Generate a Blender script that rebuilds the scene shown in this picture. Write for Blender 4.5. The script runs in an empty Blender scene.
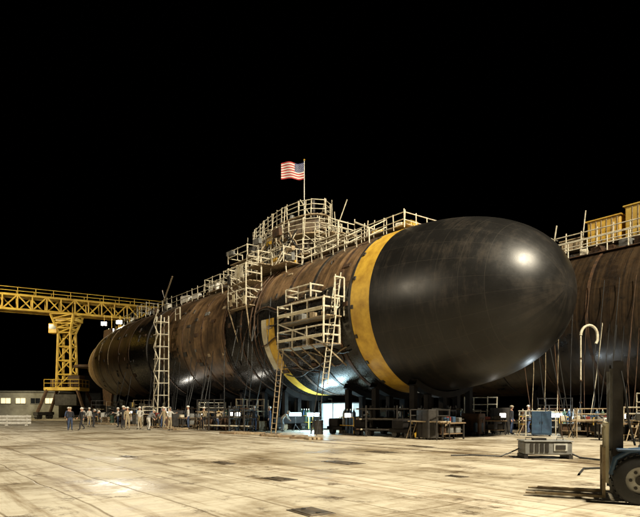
import bpy, math, random
from mathutils import Vector, Matrix
random.seed(7)
R=math.radians
sc=bpy.context.scene
COL=sc.collection
# ---------------------------------------------------------------- materials
def mat(name,c1,c2=None,rough=.6,metal=0.,scale=3.,bump=.15,stretch=(1,1,1),lo=.35,hi=.65,spec=.5):
    m=bpy.data.materials.new(name); m.use_nodes=True
    nt=m.node_tree; b=nt.nodes['Principled BSDF']
    if c2 is None: c2=tuple(x*.55 for x in c1)
    tc=nt.nodes.new('ShaderNodeTexCoord'); mp=nt.nodes.new('ShaderNodeMapping')
    mp.inputs['Scale'].default_value=stretch
    nt.links.new(tc.outputs['Object'],mp.inputs[0])
    n=nt.nodes.new('ShaderNodeTexNoise'); n.inputs['Scale'].default_value=scale; n.inputs['Detail'].default_value=6; n.inputs['Roughness'].default_value=.65
    nt.links.new(mp.outputs[0],n.inputs['Vector'])
    r=nt.nodes.new('ShaderNodeValToRGB'); r.color_ramp.elements[0].position=lo; r.color_ramp.elements[1].position=hi
    r.color_ramp.elements[0].color=(*c2,1); r.color_ramp.elements[1].color=(*c1,1)
    nt.links.new(n.outputs['Fac'],r.inputs[0]); nt.links.new(r.outputs[0],b.inputs['Base Color'])
    b.inputs['Roughness'].default_value=rough; b.inputs['Metallic'].default_value=metal
    b.inputs['Specular IOR Level'].default_value=spec
    if bump>0:
        bp=nt.nodes.new('ShaderNodeBump'); bp.inputs['Strength'].default_value=bump; bp.inputs['Distance'].default_value=.03
        nt.links.new(n.outputs['Fac'],bp.inputs['Height']); nt.links.new(bp.outputs[0],b.inputs['Normal'])
    return m
def emis(name,c,s):
    m=bpy.data.materials.new(name); m.use_nodes=True; b=m.node_tree.nodes['Principled BSDF']
    b.inputs['Base Color'].default_value=(*c,1); b.inputs['Emission Color'].default_value=(*c,1); b.inputs['Emission Strength'].default_value=s
    return m
M={}
M['rail']=mat('scaffold_pale_metal',(.70,.66,.52),(.36,.31,.22),.5,scale=4)
M['plank']=mat('scaffold_plank',(.42,.33,.2),(.18,.13,.08),.8,scale=5)
M['yellow']=mat('yellow_primer',(.62,.39,.045),(.36,.20,.02),.5,scale=1.3)
M['crane']=mat('crane_yellow',(.6,.42,.07),(.36,.22,.03),.5,scale=.8)
M['cream']=mat('cream_primer',(.6,.55,.38),(.38,.32,.2),.6,scale=1.5)
M['steel']=mat('dark_steel',(.045,.04,.034),(.014,.012,.011),.55,.3,scale=2)
M['black']=mat('shade_black_cradle_steel',(.014,.012,.010),(.006,.005,.005),.8,0,scale=2,spec=.15)  # near-black colour stands in for the deep shade that hides the cradles
M['grey']=mat('grey_paint',(.2,.2,.19),(.1,.1,.09),.5,scale=3)
M['lgrey']=mat('light_grey_paint',(.5,.5,.46),(.3,.29,.26),.5,scale=3)
M['white']=mat('white_paint',(.8,.79,.74),(.55,.52,.45),.5,scale=3)
M['rust']=mat('rusty_steel',(.10,.05,.022),(.03,.018,.011),.7,.2,scale=3)
M['blue']=mat('blue_paint',(.035,.08,.14),(.02,.04,.08),.5)
M['green']=mat('green_paint',(.04,.08,.05),None,.5)
M['red']=mat('red_paint',(.25,.03,.02),None,.5)
M['wood']=mat('timber',(.26,.18,.1),(.12,.08,.045),.85,scale=2,stretch=(1,6,6))
M['rubber']=mat('rubber',(.02,.02,.02),(.012,.012,.012),.7,scale=8)
M['hose']=mat('hose_black',(.02,.02,.02),None,.5)
M['skin']=mat('skin',(.45,.26,.17),(.38,.2,.13),.55,scale=6,bump=0)
M['glass']=mat('dark_glass',(.02,.025,.03),(.015,.015,.02),.1,bump=0)
M['canvas']=mat('white_canvas_sheet',(.62,.62,.6),(.4,.4,.38),.9,scale=2,bump=.4)
M['lamp']=emis('lamp_white',(1,.95,.8),60)
M['lampb']=emis('lamp_blue',(.62,.88,1),14)
M['lampw']=emis('added_lamp_white',(1,.95,.85),14)
M['win']=emis('lit_window',(1,.85,.5),1.1)
M['bldg']=mat('dirty_white_siding',(.36,.35,.30),(.2,.19,.16),.7,scale=.6)

class G:
    def __init__(s): s.v=[];s.f=[];s.m=[];s.mats=[];s.sm=[]
    def mi(s,k):
        mm=M[k] if isinstance(k,str) else k
        if mm not in s.mats: s.mats.append(mm)
        return s.mats.index(mm)
    def add(s,vs,fs,k,smooth=False):
        o=len(s.v); s.v+= [tuple(x) for x in vs]; i=s.mi(k)
        for f in fs: s.f.append(tuple(o+a for a in f)); s.m.append(i); s.sm.append(smooth)
    def box(s,c,d,k,rz=0,rx=0,ry=0,bev=0):
        Mx=Matrix.Rotation(rz,3,'Z')@Matrix.Rotation(ry,3,'Y')@Matrix.Rotation(rx,3,'X')
        c=Vector(c); hx,hy,hz=d[0]/2,d[1]/2,d[2]/2
        if bev<=0:
            vs=[c+Mx@Vector((x*hx,y*hy,z*hz)) for z in(-1,1) for y in(-1,1) for x in(-1,1)]
            s.add(vs,[(0,2,3,1),(4,5,7,6),(0,1,5,4),(2,6,7,3),(0,4,6,2),(1,3,7,5)],k)
        else:
            b=bev
            ring=[(hx-b,-hy),(hx,-hy+b),(hx,hy-b),(hx-b,hy),(-hx+b,hy),(-hx,hy-b),(-hx,-hy+b),(-hx+b,-hy)]
            ins=[(x*(1-b/hx),y*(1-b/hy)) for x,y in ring]
            vs=[];
            for z,rg in ((-hz,ins),(-hz+b,ring),(hz-b,ring),(hz,ins)):
                vs+=[c+Mx@Vector((x,y,z)) for x,y in rg]
            fs=[tuple(range(7,-1,-1)),tuple(range(24,32))]
            for l in range(3):
                for i in range(8):
                    j=(i+1)%8; fs.append((l*8+i,l*8+j,l*8+8+j,l*8+8+i))
            s.add(vs,fs,k)
    def tube(s,p,q,r,k,seg=6,r2=None,cap=True):
        p=Vector(p);q=Vector(q); r2=r if r2 is None else r2
        d=(q-p); 
        if d.length<1e-6: return
        d.normalize(); a=d.orthogonal().normalized(); b=d.cross(a)
        vs=[p+r*(a*math.cos(t)+b*math.sin(t)) for t in [2*math.pi*i/seg for i in range(seg)]]
        vs+=[q+r2*(a*math.cos(t)+b*math.sin(t)) for t in [2*math.pi*i/seg for i in range(seg)]]
        fs=[(i,(i+1)%seg,seg+(i+1)%seg,seg+i) for i in range(seg)]
        s.add(vs,fs,k,seg>6)
        if cap: s.add(vs,[tuple(range(seg-1,-1,-1)),tuple(range(seg,2*seg))],k)
    def path(s,pts,r,k,seg=6):
        pts=[Vector(p) for p in pts]; n=len(pts); vs=[];a=None
        for i,p in enumerate(pts):
            d=(pts[min(i+1,n-1)]-pts[max(i-1,0)]).normalized()
            a=d.orthogonal().normalized() if a is None else (a-d*a.dot(d)).normalized()
            b=d.cross(a)
            vs+=[p+r*(a*math.cos(t)+b*math.sin(t)) for t in [2*math.pi*j/seg for j in range(seg)]]
        fs=[(i*seg+j,i*seg+(j+1)%seg,(i+1)*seg+(j+1)%seg,(i+1)*seg+j) for i in range(n-1) for j in range(seg)]
        s.add(vs,fs,k,True)
    def ell(s,c,rad,k,nu=12,nv=8,rz=0):
        c=Vector(c); Mx=Matrix.Rotation(rz,3,'Z'); vs=[]
        for i in range(nv+1):
            t=math.pi*i/nv
            for j in range(nu):
                p=2*math.pi*j/nu
                vs.append(c+Mx@Vector((rad[0]*math.sin(t)*math.cos(p),rad[1]*math.sin(t)*math.sin(p),rad[2]*math.cos(t))))
        fs=[(i*nu+j,(i+1)*nu+j,(i+1)*nu+(j+1)%nu,i*nu+(j+1)%nu) for i in range(nv) for j in range(nu)]
        s.add(vs,fs,k,True)
    def rail(s,pts,h=1.1,sp=1.2,r=.035,k='rail',mids=(.5,),jit=0):
        pts=[Vector(p) for p in pts]
        for a,b in zip(pts,pts[1:]):
            L=(b-a).length; n=max(1,int(round(L/sp)))
            for i in range(n+1):
                p=a.lerp(b,i/n)
                s.tube(p,p+Vector((random.uniform(-jit,jit),random.uniform(-jit,jit),h*random.uniform(1,1+jit*3))),r,k)
            for m in list(mids)+[1.0]:
                s.tube(a+Vector((0,0,h*m+random.uniform(-jit,jit)*.6)),b+Vector((0,0,h*m+random.uniform(-jit,jit)*.6)),r,k)
    def lattice(s,a,b,w,h,k,n,r=.08,up=Vector((0,0,1))):
        a=Vector(a);b=Vector(b);d=(b-a).normalized(); sd=d.cross(up)
        if sd.length<.01: sd=Vector((1,0,0))
        sd.normalize(); u2=sd.cross(d).normalized()
        cs=[(-.5,-.5),(.5,-.5),(.5,.5),(-.5,.5)]
        def P(t,c): return a.lerp(b,t)+sd*w*c[0]+u2*h*c[1]
        for c in cs: s.tube(P(0,c),P(1,c),r*1.4,k)
        for i in range(n):
            t0,t1=i/n,(i+1)/n
            for e in range(4):
                c0,c1=cs[e],cs[(e+1)%4]
                s.tube(P(t0,c0),P(t0,c1),r*.8,k,cap=False)
                if (i+e)%2: s.tube(P(t0,c0),P(t1,c1),r*.8,k,cap=False)
                else: s.tube(P(t0,c1),P(t1,c0),r*.8,k,cap=False)
    def obj(s,name,parent=None,loc=None,rz=0):
        me=bpy.data.meshes.new(name); me.from_pydata(s.v,[],s.f)
        for m in s.mats: me.materials.append(m)
        me.polygons.foreach_set('material_index',s.m); me.polygons.foreach_set('use_smooth',s.sm)
        me.update(); o=bpy.data.objects.new(name,me); COL.objects.link(o)
        if parent: o.parent=parent
        if loc is not None: o.location=loc
        o.rotation_euler[2]=rz
        return o
def empty(name,loc,rz=0):
    e=bpy.data.objects.new(name,None); COL.objects.link(e); e.location=loc; e.rotation_euler[2]=rz; e.empty_display_size=.3
    return e

# ---------------------------------------------------------------- hull frame
U=Vector((-.615,.789,0)).normalized(); N=Vector((-.789,-.615,0)).normalized()
O=Vector((5.65,35.2,7.60)); ANG=math.atan2(U.y,U.x); ZG=-7.60; RH=5.0
def W(s,n,z=0):
    p=O+U*s+N*n; return Vector((p.x,p.y,z))
LB=10.3
def rad(s):
    if s<0:
        t=min(1,-s/LB); return RH*(1-t**2.6)**(1/2.12)
    if s<44: return RH
    if s<68:
        t=(s-44)/24; return RH*(1-t**1.9*.93)
    return .3

def hull_mat(name,gain,streak):
    m=bpy.data.materials.new(name); m.use_nodes=True; nt=m.node_tree; L=nt.links; b=nt.nodes['Principled BSDF']
    def N_(t): return nt.nodes.new(t)
    tc=N_('ShaderNodeTexCoord'); uv=N_('ShaderNodeUVMap'); uv.uv_map='UVMap'
    mp=N_('ShaderNodeMapping'); mp.inputs['Scale'].default_value=(streak,.1,1); L.new(uv.outputs[0],mp.inputs[0])
    n1=N_('ShaderNodeTexNoise'); n1.inputs['Scale'].default_value=1.2; n1.inputs['Detail'].default_value=8; n1.inputs['Roughness'].default_value=.72; L.new(mp.outputs[0],n1.inputs['Vector'])
    n2=N_('ShaderNodeTexNoise'); n2.inputs['Scale'].default_value=.55; n2.inputs['Detail'].default_value=10; n2.inputs['Roughness'].default_value=.72; L.new(tc.outputs['Object'],n2.inputs['Vector'])
    n4=N_('ShaderNodeTexNoise'); n4.inputs['Scale'].default_value=6; n4.inputs['Detail'].default_value=6; L.new(tc.outputs['Object'],n4.inputs['Vector'])
    r1=N_('ShaderNodeValToRGB'); e=r1.color_ramp.elements
    def cc(*c): return tuple(x*gain for x in c)+(1,)
    e[0].position=.34; e[0].color=cc(.018,.013,.009); e[1].position=.68; e[1].color=cc(.44,.34,.21)
    x=e.new(.44); x.color=cc(.06,.036,.019); x=e.new(.51); x.color=cc(.15,.09,.043); x=e.new(.58); x.color=cc(.26,.16,.08)
    mx=N_('ShaderNodeMix'); mx.inputs[0].default_value=.5; L.new(n1.outputs['Fac'],mx.inputs[2]); L.new(n2.outputs['Fac'],mx.inputs[3]); L.new(mx.outputs[0],r1.inputs[0])
    br=N_('ShaderNodeTexBrick'); br.inputs['Scale'].default_value=1; br.inputs['Brick Width'].default_value=2.4; br.inputs['Row Height'].default_value=3.1
    br.inputs['Mortar Size'].default_value=.02; br.inputs['Mortar Smooth'].default_value=.5; br.inputs['Color1'].default_value=(1,1,1,1); br.inputs['Color2'].default_value=(.45,.43,.41,1); br.inputs['Mortar'].default_value=(.35,.3,.27,1)
    L.new(uv.outputs[0],br.inputs['Vector'])
    mul=N_('ShaderNodeMix'); mul.data_type='RGBA'; mul.blend_type='MULTIPLY'; mul.inputs[0].default_value=.7; L.new(r1.outputs[0],mul.inputs[6]); L.new(br.outputs['Color'],mul.inputs[7])
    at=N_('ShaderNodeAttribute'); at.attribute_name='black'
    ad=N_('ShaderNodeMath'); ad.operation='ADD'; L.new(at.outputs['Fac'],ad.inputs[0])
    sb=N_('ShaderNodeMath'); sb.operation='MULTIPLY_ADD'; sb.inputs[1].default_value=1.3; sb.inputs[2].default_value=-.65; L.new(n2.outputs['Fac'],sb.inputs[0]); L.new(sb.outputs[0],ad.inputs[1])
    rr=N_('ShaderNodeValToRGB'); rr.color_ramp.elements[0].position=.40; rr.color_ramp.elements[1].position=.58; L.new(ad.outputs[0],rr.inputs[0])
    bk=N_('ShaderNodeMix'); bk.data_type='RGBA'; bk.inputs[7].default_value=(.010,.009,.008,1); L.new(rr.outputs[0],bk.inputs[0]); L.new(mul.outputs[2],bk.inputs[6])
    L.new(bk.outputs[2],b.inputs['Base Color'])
    ro=N_('ShaderNodeMapRange'); ro.inputs[3].default_value=.42; ro.inputs[4].default_value=.26; L.new(rr.outputs[0],ro.inputs[0])
    ra=N_('ShaderNodeMath'); ra.operation='MULTIPLY_ADD'; ra.inputs[1].default_value=.3; L.new(n4.outputs['Fac'],ra.inputs[0]); 
    rb=N_('ShaderNodeMath'); rb.operation='SUBTRACT'; rb.inputs[1].default_value=.13; L.new(ro.outputs[0],rb.inputs[0]); L.new(rb.outputs[0],ra.inputs[2]); L.new(ra.outputs[0],b.inputs['Roughness'])
    bp=N_('ShaderNodeBump'); bp.inputs['Strength'].default_value=.3; bp.inputs['Distance'].default_value=.05; L.new(mx.outputs[0],bp.inputs['Height']); L.new(bp.outputs[0],b.inputs['Normal'])
    return m
def dome_mat():
    m=bpy.data.materials.new('bow_dome_black'); m.use_nodes=True; nt=m.node_tree; L=nt.links; b=nt.nodes['Principled BSDF']
    N_=nt.nodes.new
    uv=N_('ShaderNodeUVMap'); uv.uv_map='UVMap'; tc=N_('ShaderNodeTexCoord')
    br=N_('ShaderNodeTexBrick'); br.offset=0; br.inputs['Scale'].default_value=1; br.inputs['Brick Width'].default_value=1.15; br.inputs['Row Height'].default_value=1.2
    br.inputs['Mortar Size'].default_value=.014; br.inputs['Mortar Smooth'].default_value=.8
    br.inputs['Color1'].default_value=(.006,.0056,.005,1); br.inputs['Color2'].default_value=(.008,.0075,.007,1); br.inputs['Mortar'].default_value=(.024,.021,.017,1)
    L.new(uv.outputs[0],br.inputs['Vector'])
    mp=N_('ShaderNodeMapping'); mp.inputs['Scale'].default_value=(2.2,.3,1); L.new(uv.outputs[0],mp.inputs[0])
    n=N_('ShaderNodeTexNoise'); n.inputs['Scale'].default_value=1.5; n.inputs['Detail'].default_value=9; n.inputs['Roughness'].default_value=.75; L.new(mp.outputs[0],n.inputs['Vector'])
    n2=N_('ShaderNodeTexNoise'); n2.inputs['Scale'].default_value=.45; n2.inputs['Detail'].default_value=9; n2.inputs['Roughness'].default_value=.72; L.new(tc.outputs['Object'],n2.inputs['Vector'])
    av=N_('ShaderNodeMix'); av.inputs[0].default_value=.5; L.new(n.outputs['Fac'],av.inputs[2]); L.new(n2.outputs['Fac'],av.inputs[3])
    r=N_('ShaderNodeValToRGB'); r.color_ramp.elements[0].position=.5; r.color_ramp.elements[1].position=.74; L.new(av.outputs[0],r.inputs[0])
    mx=N_('ShaderNodeMix'); mx.data_type='RGBA'; mx.inputs[7].default_value=(.04,.032,.024,1); L.new(r.outputs[0],mx.inputs[0]); L.new(br.outputs['Color'],mx.inputs[6]); L.new(mx.outputs[2],b.inputs['Base Color'])
    ro=N_('ShaderNodeMapRange'); ro.inputs[1].default_value=.3; ro.inputs[2].default_value=.7; ro.inputs[3].default_value=.30; ro.inputs[4].default_value=.48; L.new(n2.outputs['Fac'],ro.inputs[0]); L.new(ro.outputs[0],b.inputs['Roughness'])
    b.inputs['Specular IOR Level'].default_value=.36
    bp=N_('ShaderNodeBump'); bp.inputs['Strength'].default_value=.15; bp.inputs['Distance'].default_value=.03; L.new(n2.outputs['Fac'],bp.inputs['Height'])
    L.new(bp.outputs[0],b.inputs['Normal'])
    return m
HM=hull_mat('hull_weathered_steel',1.0,1.1); DM=dome_mat()
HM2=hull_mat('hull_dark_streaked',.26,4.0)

def build_hull(parent,s0,s1,main=True):
    ss=[]
    if main:
        k=34
        ss=[-LB*math.sin(math.pi/2*(1-i/k)) for i in range(k)]+[-LB*.9999,-LB*.995,-LB*.985]
        ss=[x for x in ss if x<-1.65]+[-1.6,-1.58,-.7,-.02]
    cur=0 if main else s0
    marks=[7.9,7.92,8.9,8.92,9.55,9.57] if main else []
    while cur<s1:
        ss.append(cur); cur+=.3
    ss=sorted(set([round(x,4) for x in ss+marks+[s1]]))
    NA=128; vs=[];uvs=[];bl=[]
    for s in ss:
        r=rad(s) if main else RH
        for j in range(NA+1):
            a=2*math.pi*j/NA
            vs.append((s,r*math.sin(a),-r*math.cos(a))); uvs.append((max(s,-8.6) if main else s,a*RH))
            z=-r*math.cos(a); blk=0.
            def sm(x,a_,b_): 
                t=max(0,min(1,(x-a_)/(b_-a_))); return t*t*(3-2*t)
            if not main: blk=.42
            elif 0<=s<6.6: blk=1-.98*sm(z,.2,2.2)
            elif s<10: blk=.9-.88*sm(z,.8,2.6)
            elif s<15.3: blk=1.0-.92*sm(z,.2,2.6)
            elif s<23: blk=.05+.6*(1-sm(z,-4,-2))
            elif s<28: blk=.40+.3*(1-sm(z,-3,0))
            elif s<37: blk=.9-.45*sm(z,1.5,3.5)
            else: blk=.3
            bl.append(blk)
    fs=[];mi=[];mats=[HM if main else HM2,DM,M['yellow'],M['cream'],M['steel']]
    for i in range(len(ss)-1):
        sc_=(ss[i]+ss[i+1])/2
        for j in range(NA):
            a=i*(NA+1)+j; fs.append((a,a+NA+1,a+NA+2,a+1))
            aa=2*math.pi*(j+.5)/NA; z=-RH*math.cos(aa); k=0
            if main:
                if sc_<-1.6: k=1
                elif sc_<-1.58: k=4
                elif sc_<-.02: k=2
                elif 7.92<sc_<8.9 and z<.3: k=2
                elif 8.92<sc_<9.55 and z<.3 and z>-3.2: k=3
            mi.append(k)
    me=bpy.data.meshes.new('hull'); me.from_pydata(vs,[],fs)
    for m in mats: me.materials.append(m)
    me.polygons.foreach_set('material_index',mi); me.polygons.foreach_set('use_smooth',[True]*len(fs))
    ul=me.uv_layers.new(name='UVMap')
    for l in me.loops: ul.data[l.index].uv=uvs[l.vertex_index]
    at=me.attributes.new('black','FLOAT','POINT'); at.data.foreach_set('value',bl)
    me.update(); o=bpy.data.objects.new('hull',me); COL.objects.link(o); o.parent=parent
    g=G()
    for se in ([s1] if main else [s0,s1]):
        r=rad(se) if main else RH; g.add([(se,r*math.sin(2*math.pi*j/48),-r*math.cos(2*math.pi*j/48)) for j in range(48)],[tuple(range(48))],'steel')
    rings=[.05,1.3,3.9,6.5,10.0,12.4,15.3,19.1,22.9,28,31.5,36.8,40.3,44,48,52,56.5] if main else [-14,-10.5,-7,-3.5,0,5,12,20,30,40]
    for s in rings:
        if s>s1: continue
        r=rad(s) if main else RH; w=random.choice([.05,.09,.14]); hgt=random.choice([.03,.05,.07]); k=random.choice(['rust','steel','rust']) if s<39 else random.choice(['plank','rust']); vs=[];seg=96
        for t in [2*math.pi*j/seg for j in range(seg)]:
            for ds,dr in ((-w,-.02),(-w,hgt),(w,hgt),(w,-.02)):
                vs.append((s+ds,(r+dr)*math.sin(t),-(r+dr)*math.cos(t)))
        g.add(vs,[(4*j+i,4*j+i+1,4*((j+1)%seg)+i+1,4*((j+1)%seg)+i) for j in range(seg) for i in range(3)],k,False)
    g.obj('frame_rings',parent)

sub=empty('submarine',O,ANG)
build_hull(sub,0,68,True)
def hp(s,ang,dr=0):
    r=rad(s)+dr; return Vector((s,r*math.cos(R(ang)),r*math.sin(R(ang))))

g=G()
for i in range(110):
    s=random.uniform(.3,50); a=random.uniform(-45,75); p=hp(s,a,.03)
    d=(random.uniform(.12,.7),random.uniform(.12,.4),.07)
    g.box(p,(d[0],d[2],d[1]),random.choice(['rust','steel','steel','steel','grey','plank'] if i%4==0 else ['rust','steel','steel']),rx=R(a))
for i in range(18):
    a=random.uniform(-45,15); s0=random.uniform(.5,5); g.path([hp(s0+t*.5,a+3*math.sin(t*.7+i),.1) for t in range(random.randint(4,14))],.05,random.choice(['steel','rust','hose','steel','plank']))
for s in (10.3,10.8,14.8):
    g.path([hp(s,a,.12) for a in range(-60,60,6)],.06,'rust')
for i in range(8):
    g.box(hp(-.2,-60+i*19.3,.03),(.16,.06,.22),'steel',rx=R(-60+i*19.3))
g.obj('hull_fittings',sub)
g=G()
for s,a in ((2.6,-18),(2.6,-34)):
    pts=[hp(s+1.0*math.cos(t),a+7*math.sin(t),.05) for t in [2*math.pi*i/20 for i in range(21)]]
    g.path(pts,.04,'rust')
g.obj('shutter_outlines',sub)

# sail
def foil(s0,s1,w,n=18,off=0):
    pts=[];L=s1-s0
    for i in range(n+1):
        t=i/n; x=t**1.5; y=w/2*2.6*(.2969*math.sqrt(x)*1.3-.126*x*1.3-.3516*x*x*1.3+.2843*x**3*1.3-.1015*x**4*1.3)/.2
        pts.append((s0+L*x,max(0,y/2.6*1.3)))
    o=pts+[(a,-b) for a,b in pts[-2:0:-1]]
    if off:
        c=((s0+s1)/2); hw=w/2
        o=[((a-c)*(1+2*off/L)+c,b*(1+off/hw)+ (0 if b==0 else math.copysign(off*.15,b))) for a,b in o]
    return o
S0,S1=8.9,18.4; ZT=8.5
SM=mat('sail_steel',(.2,.14,.085),(.035,.027,.02),.5,scale=1.0,stretch=(1,1,.4))
g=G(); f=foil(S0,S1,2.7); n=len(f)
lv=[4.2,ZT-.45,ZT-.1,ZT]; scl=[1,1,.97,.9]; c=(S0+S1)/2; vs=[]
for z,k in zip(lv,scl): vs+=[((a-c)*k+c,b*k,z) for a,b in f]
fs=[(l*n+i,l*n+(i+1)%n,(l+1)*n+(i+1)%n,(l+1)*n+i) for l in range(3) for i in range(n)]
g.add(vs,fs,SM,True); g.add(vs[3*n:],[tuple(range(n))],SM)
g.tube((10,0,ZT),(10,0,ZT+1.5),.14,'steel',10); g.tube((12.6,.2,ZT),(12.6,.2,ZT+1.0),.2,'grey',10); g.tube((14.5,0,ZT),(14.5,0,ZT+1.3),.1,'steel',8)
g.obj('sail',sub)
g=G()
def ring_platform(z,off,h=1.1,sp=1.0):
    f=foil(S0,S1,2.7,14,off); fi=foil(S0,S1,2.7,14,.1); n=len(f)
    vs=[(a,b,z) for a,b in f]+[(a,b,z) for a,b in fi]+[(a,b,z+.08) for a,b in f]+[(a,b,z+.08) for a,b in fi]
    fs=[]
    for i in range(n):
        j=(i+1)%n; fs+=[(i,n+i,n+j,j),(2*n+i,2*n+j,3*n+j,3*n+i),(i,j,2*n+j,2*n+i)]
    g.add(vs,fs,'plank')
    P=[(a,b,z+.08) for a,b in f]; P.append(P[0])
    Q=[P[0]]
    for p in P[1:]:
        if (Vector(p)-Vector(Q[-1])).length>.7: Q.append(p)
    Q.append(P[0])
    g.rail(Q,h,1.0,.037,mids=(.35,.68),jit=.05)
    return Q
Q1=ring_platform(5.3,1.25,1.0); Q2=ring_platform(6.9,1.0,1.0); Q3=ring_platform(ZT+.01,.35,1.05)
for p in Q1[::2]: g.tube((p[0],p[1],4.3),(p[0]*.98+.02*c,p[1]*.8,ZT+.9),.035,'rail')
for p in Q2: g.tube((p[0],p[1],5.3),(p[0],p[1],7.0),.03,'rail',cap=False)
for i in range(5):
    a,b=Q2[i*3%len(Q2)],Q2[(i*3+2)%len(Q2)]; g.tube((a[0],a[1],5.4),(b[0],b[1],6.9),.03,'rail')
def staging(g,s0,s1,n0,n1,zs,top=1.1,legs=None,sp=1.3,ends=True,k='rail',r=.04):
    for z in zs:
        for i in range(int((n1-n0)/.28)): g.box(((s0+s1)/2,n0+.14+i*.28,z),(s1-s0+.3+random.uniform(-.1,.25),.25,.06),'plank')
        g.rail([(s0,n0,z),(s0,n1,z),(s1,n1,z),(s1,n0,z)],top,sp,r,k,(.5,),.03)
    z0=zs[0] if legs is None else legs; zt=zs[-1]+top
    for s in (s0,s1):
        for n_ in (n0,n1): g.tube((s,n_,z0),(s,n_,zt),r,k)
    for a,b in zip(zs,zs[1:]): g.tube((s0,n1,a),(s1,n1,b),r*.8,k)
staging(g,8.8,13.2,1.3,3.6,[4.5],1.1); staging(g,13.4,18.8,1.3,3.0,[4.7],1.1); staging(g,15,18.2,1.5,2.9,[6.3],1.0)
staging(g,7.0,8.6,-.9,.9,[5.2,6.7],1.0)
for s in (9,11,13,15,17,18.6): g.tube(hp(s,50,0),(s,3.3,4.7),.04,'rail')
def ladder(g,p,q,w=.5,k='rail',r=.03,side=Vector((1,0,0))):
    p=Vector(p);q=Vector(q); n=int((q-p).length/.32)
    g.tube(p-side*w/2,q-side*w/2,r,k); g.tube(p+side*w/2,q+side*w/2,r,k)
    for i in range(1,n): m=p.lerp(q,i/n); g.tube(m-side*w/2,m+side*w/2,r*.7,k)
ladder(g,(9.8,3.5,4.5),(9.8,2.0,7),.5); ladder(g,(17.6,2.8,4.7),(16.0,1.7,7.0),.5)
for p,q in (((8.2,-.8,ZT-1),(7.2,-1,ZT+1.0)),((9.5,.6,ZT),(10.5,.9,ZT+1.5)),((10,-.7,ZT),(8.6,0,ZT+1.2))): g.tube(p,q,.04,'rail')
for i in range(26):
    s=random.uniform(8.5,18.5); g.box((s,random.choice([1.9,2.3,2.8]),random.choice([5.0,5.6,7.2])),(random.uniform(.3,1.),.3,random.uniform(.25,.6)),random.choice(['grey','plank','steel','steel','rust','yellow']),rx=random.uniform(-.2,.2))
for i in range(12):
    s=random.uniform(9,18); g.path([(s+.3*math.sin(t*1.3+i),2.4+.2*math.cos(t+i),7.0-t*.32) for t in range(8)],.05,random.choice(['steel','hose','hose','plank']))
g.obj('sail_scaffolding',sub)

# foredeck staging
g=G()
for n_ in (-1.2,-.6,0,.6,1.2): g.box((3.4,n_,5.06),(9.0,.5,.06),'plank')
g.rail([(7.8,1.55,4.85),(-1.0,1.55,4.85)],.95,.9,.035,mids=(.5,.25),jit=.07)
g.rail([(7.8,-1.5,4.85),(-1.0,-1.5,4.85),(-1.0,1.55,4.85)],.95,1.1,.035,jit=.05)
for s,hh,k in ((-.3,.5,'crane'),(.5,.6,'rail'),(1.4,.7,'steel'),(2.2,.5,'crane'),(3.6,.8,'rust'),(4.4,.5,'rail'),(5.2,.6,'grey'),(6.3,.9,'plank'),(7.3,.6,'steel')):
    g.box((s,random.uniform(-.4,.7),5.1+hh/2),(random.uniform(.5,.9),.7,hh),k,bev=.04,rz=random.uniform(-.3,.3))
g.tube((1.5,.4,5.2),(5.0,.2,7.0),.06,'rail'); g.tube((5.0,.2,7.2),(5.0,.2,5.2),.04,'rail'); g.tube((6.6,0,5.2),(6.3,.3,7.2),.05,'rail'); g.tube((7.3,1,5.1),(5.6,1,6.9),.04,'rail'); g.tube((3.4,.6,5.1),(3.1,.7,6.5),.04,'rail')
staging(g,5.0,7.6,.2,1.7,[5.1,6.0],.8)
for s in (.5,2.8,5.2,7.4):
    g.rail([(s,1.55,4.8),(s,3.0,4.0)],.9,1.4,.03)
g.rail([(.5,3.0,4.0),(7.4,3.0,4.0)],.9,1.1,.03,jit=.05)
g.obj('foredeck_staging',sub)
g=G()
g.box((33.5,1.0,5.0),(29,.9,.06),'plank')
g.rail([(19,1.7,4.75),(48,1.7,4.7)],1.15,1.25,.04,mids=(.5,),jit=.06)
g.rail([(19,-1.4,4.8),(48,-1.4,4.7)],1.15,1.6,.04)
for i in range(34):
    s=random.uniform(19,48); h=random.uniform(.2,.9)
    g.box((s,random.uniform(.2,1.3),4.95+h/2),(random.uniform(.3,1.4),.5,h),random.choice(['rail','white','plank','rust','grey','steel']),bev=.03,rz=random.uniform(-.3,.3))
g.tube((41,0,4.9),(36.2,.2,9.0),.09,'plank'); g.tube((37.4,0,4.9),(39.6,0,8.0),.07,'rail'); g.tube((38.4,0,4.9),(38.4,0,7.4),.08,'steel')
staging(g,40,43,.4,1.8,[5.0],1.4); staging(g,21,24,.6,2.2,[4.9],1.2)
g.obj('afterdeck_railing',sub)
g=G()
staging(g,10.8,13.4,4.2,5.5,[1.5,3.3],1.2,r=.05)
staging(g,10.6,12.2,3.4,4.6,[4.6],.9,r=.045)
g.rail([(10.8,4.2,1.5),(13.4,5.5,3.3)],.9,1,.035); g.tube((10.8,5.5,1.5),(11.2,4.8,-1.2),.05,'plank'); g.tube((13.4,5.5,1.5),(13.0,4.8,-1.2),.05,'plank')
for i in range(7): g.box((11+i*.38,5.55,random.choice([1.9,2.2,3.7,4.0])),(.36,.05,random.uniform(.4,.9)),random.choice(['rail','cream','plank','steel']),ry=random.uniform(-.15,.15))
g.obj('upper_side_staging',sub)
g=G()
staging(g,.9,5.6,5.0,6.2,[-2.2,-.6],1.05,sp=1.5,r=.055)
staging(g,2.8,5.4,4.6,5.7,[.8],.8,r=.05)
for i in range(5):
    s=1.1+i*1.1; g.tube((s,6.15,-2.2),(s,4.3,-3.4),.045,'plank'); g.tube((s,4.9,-2.2),(s,4.9,1.3),.04,'rail')
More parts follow.
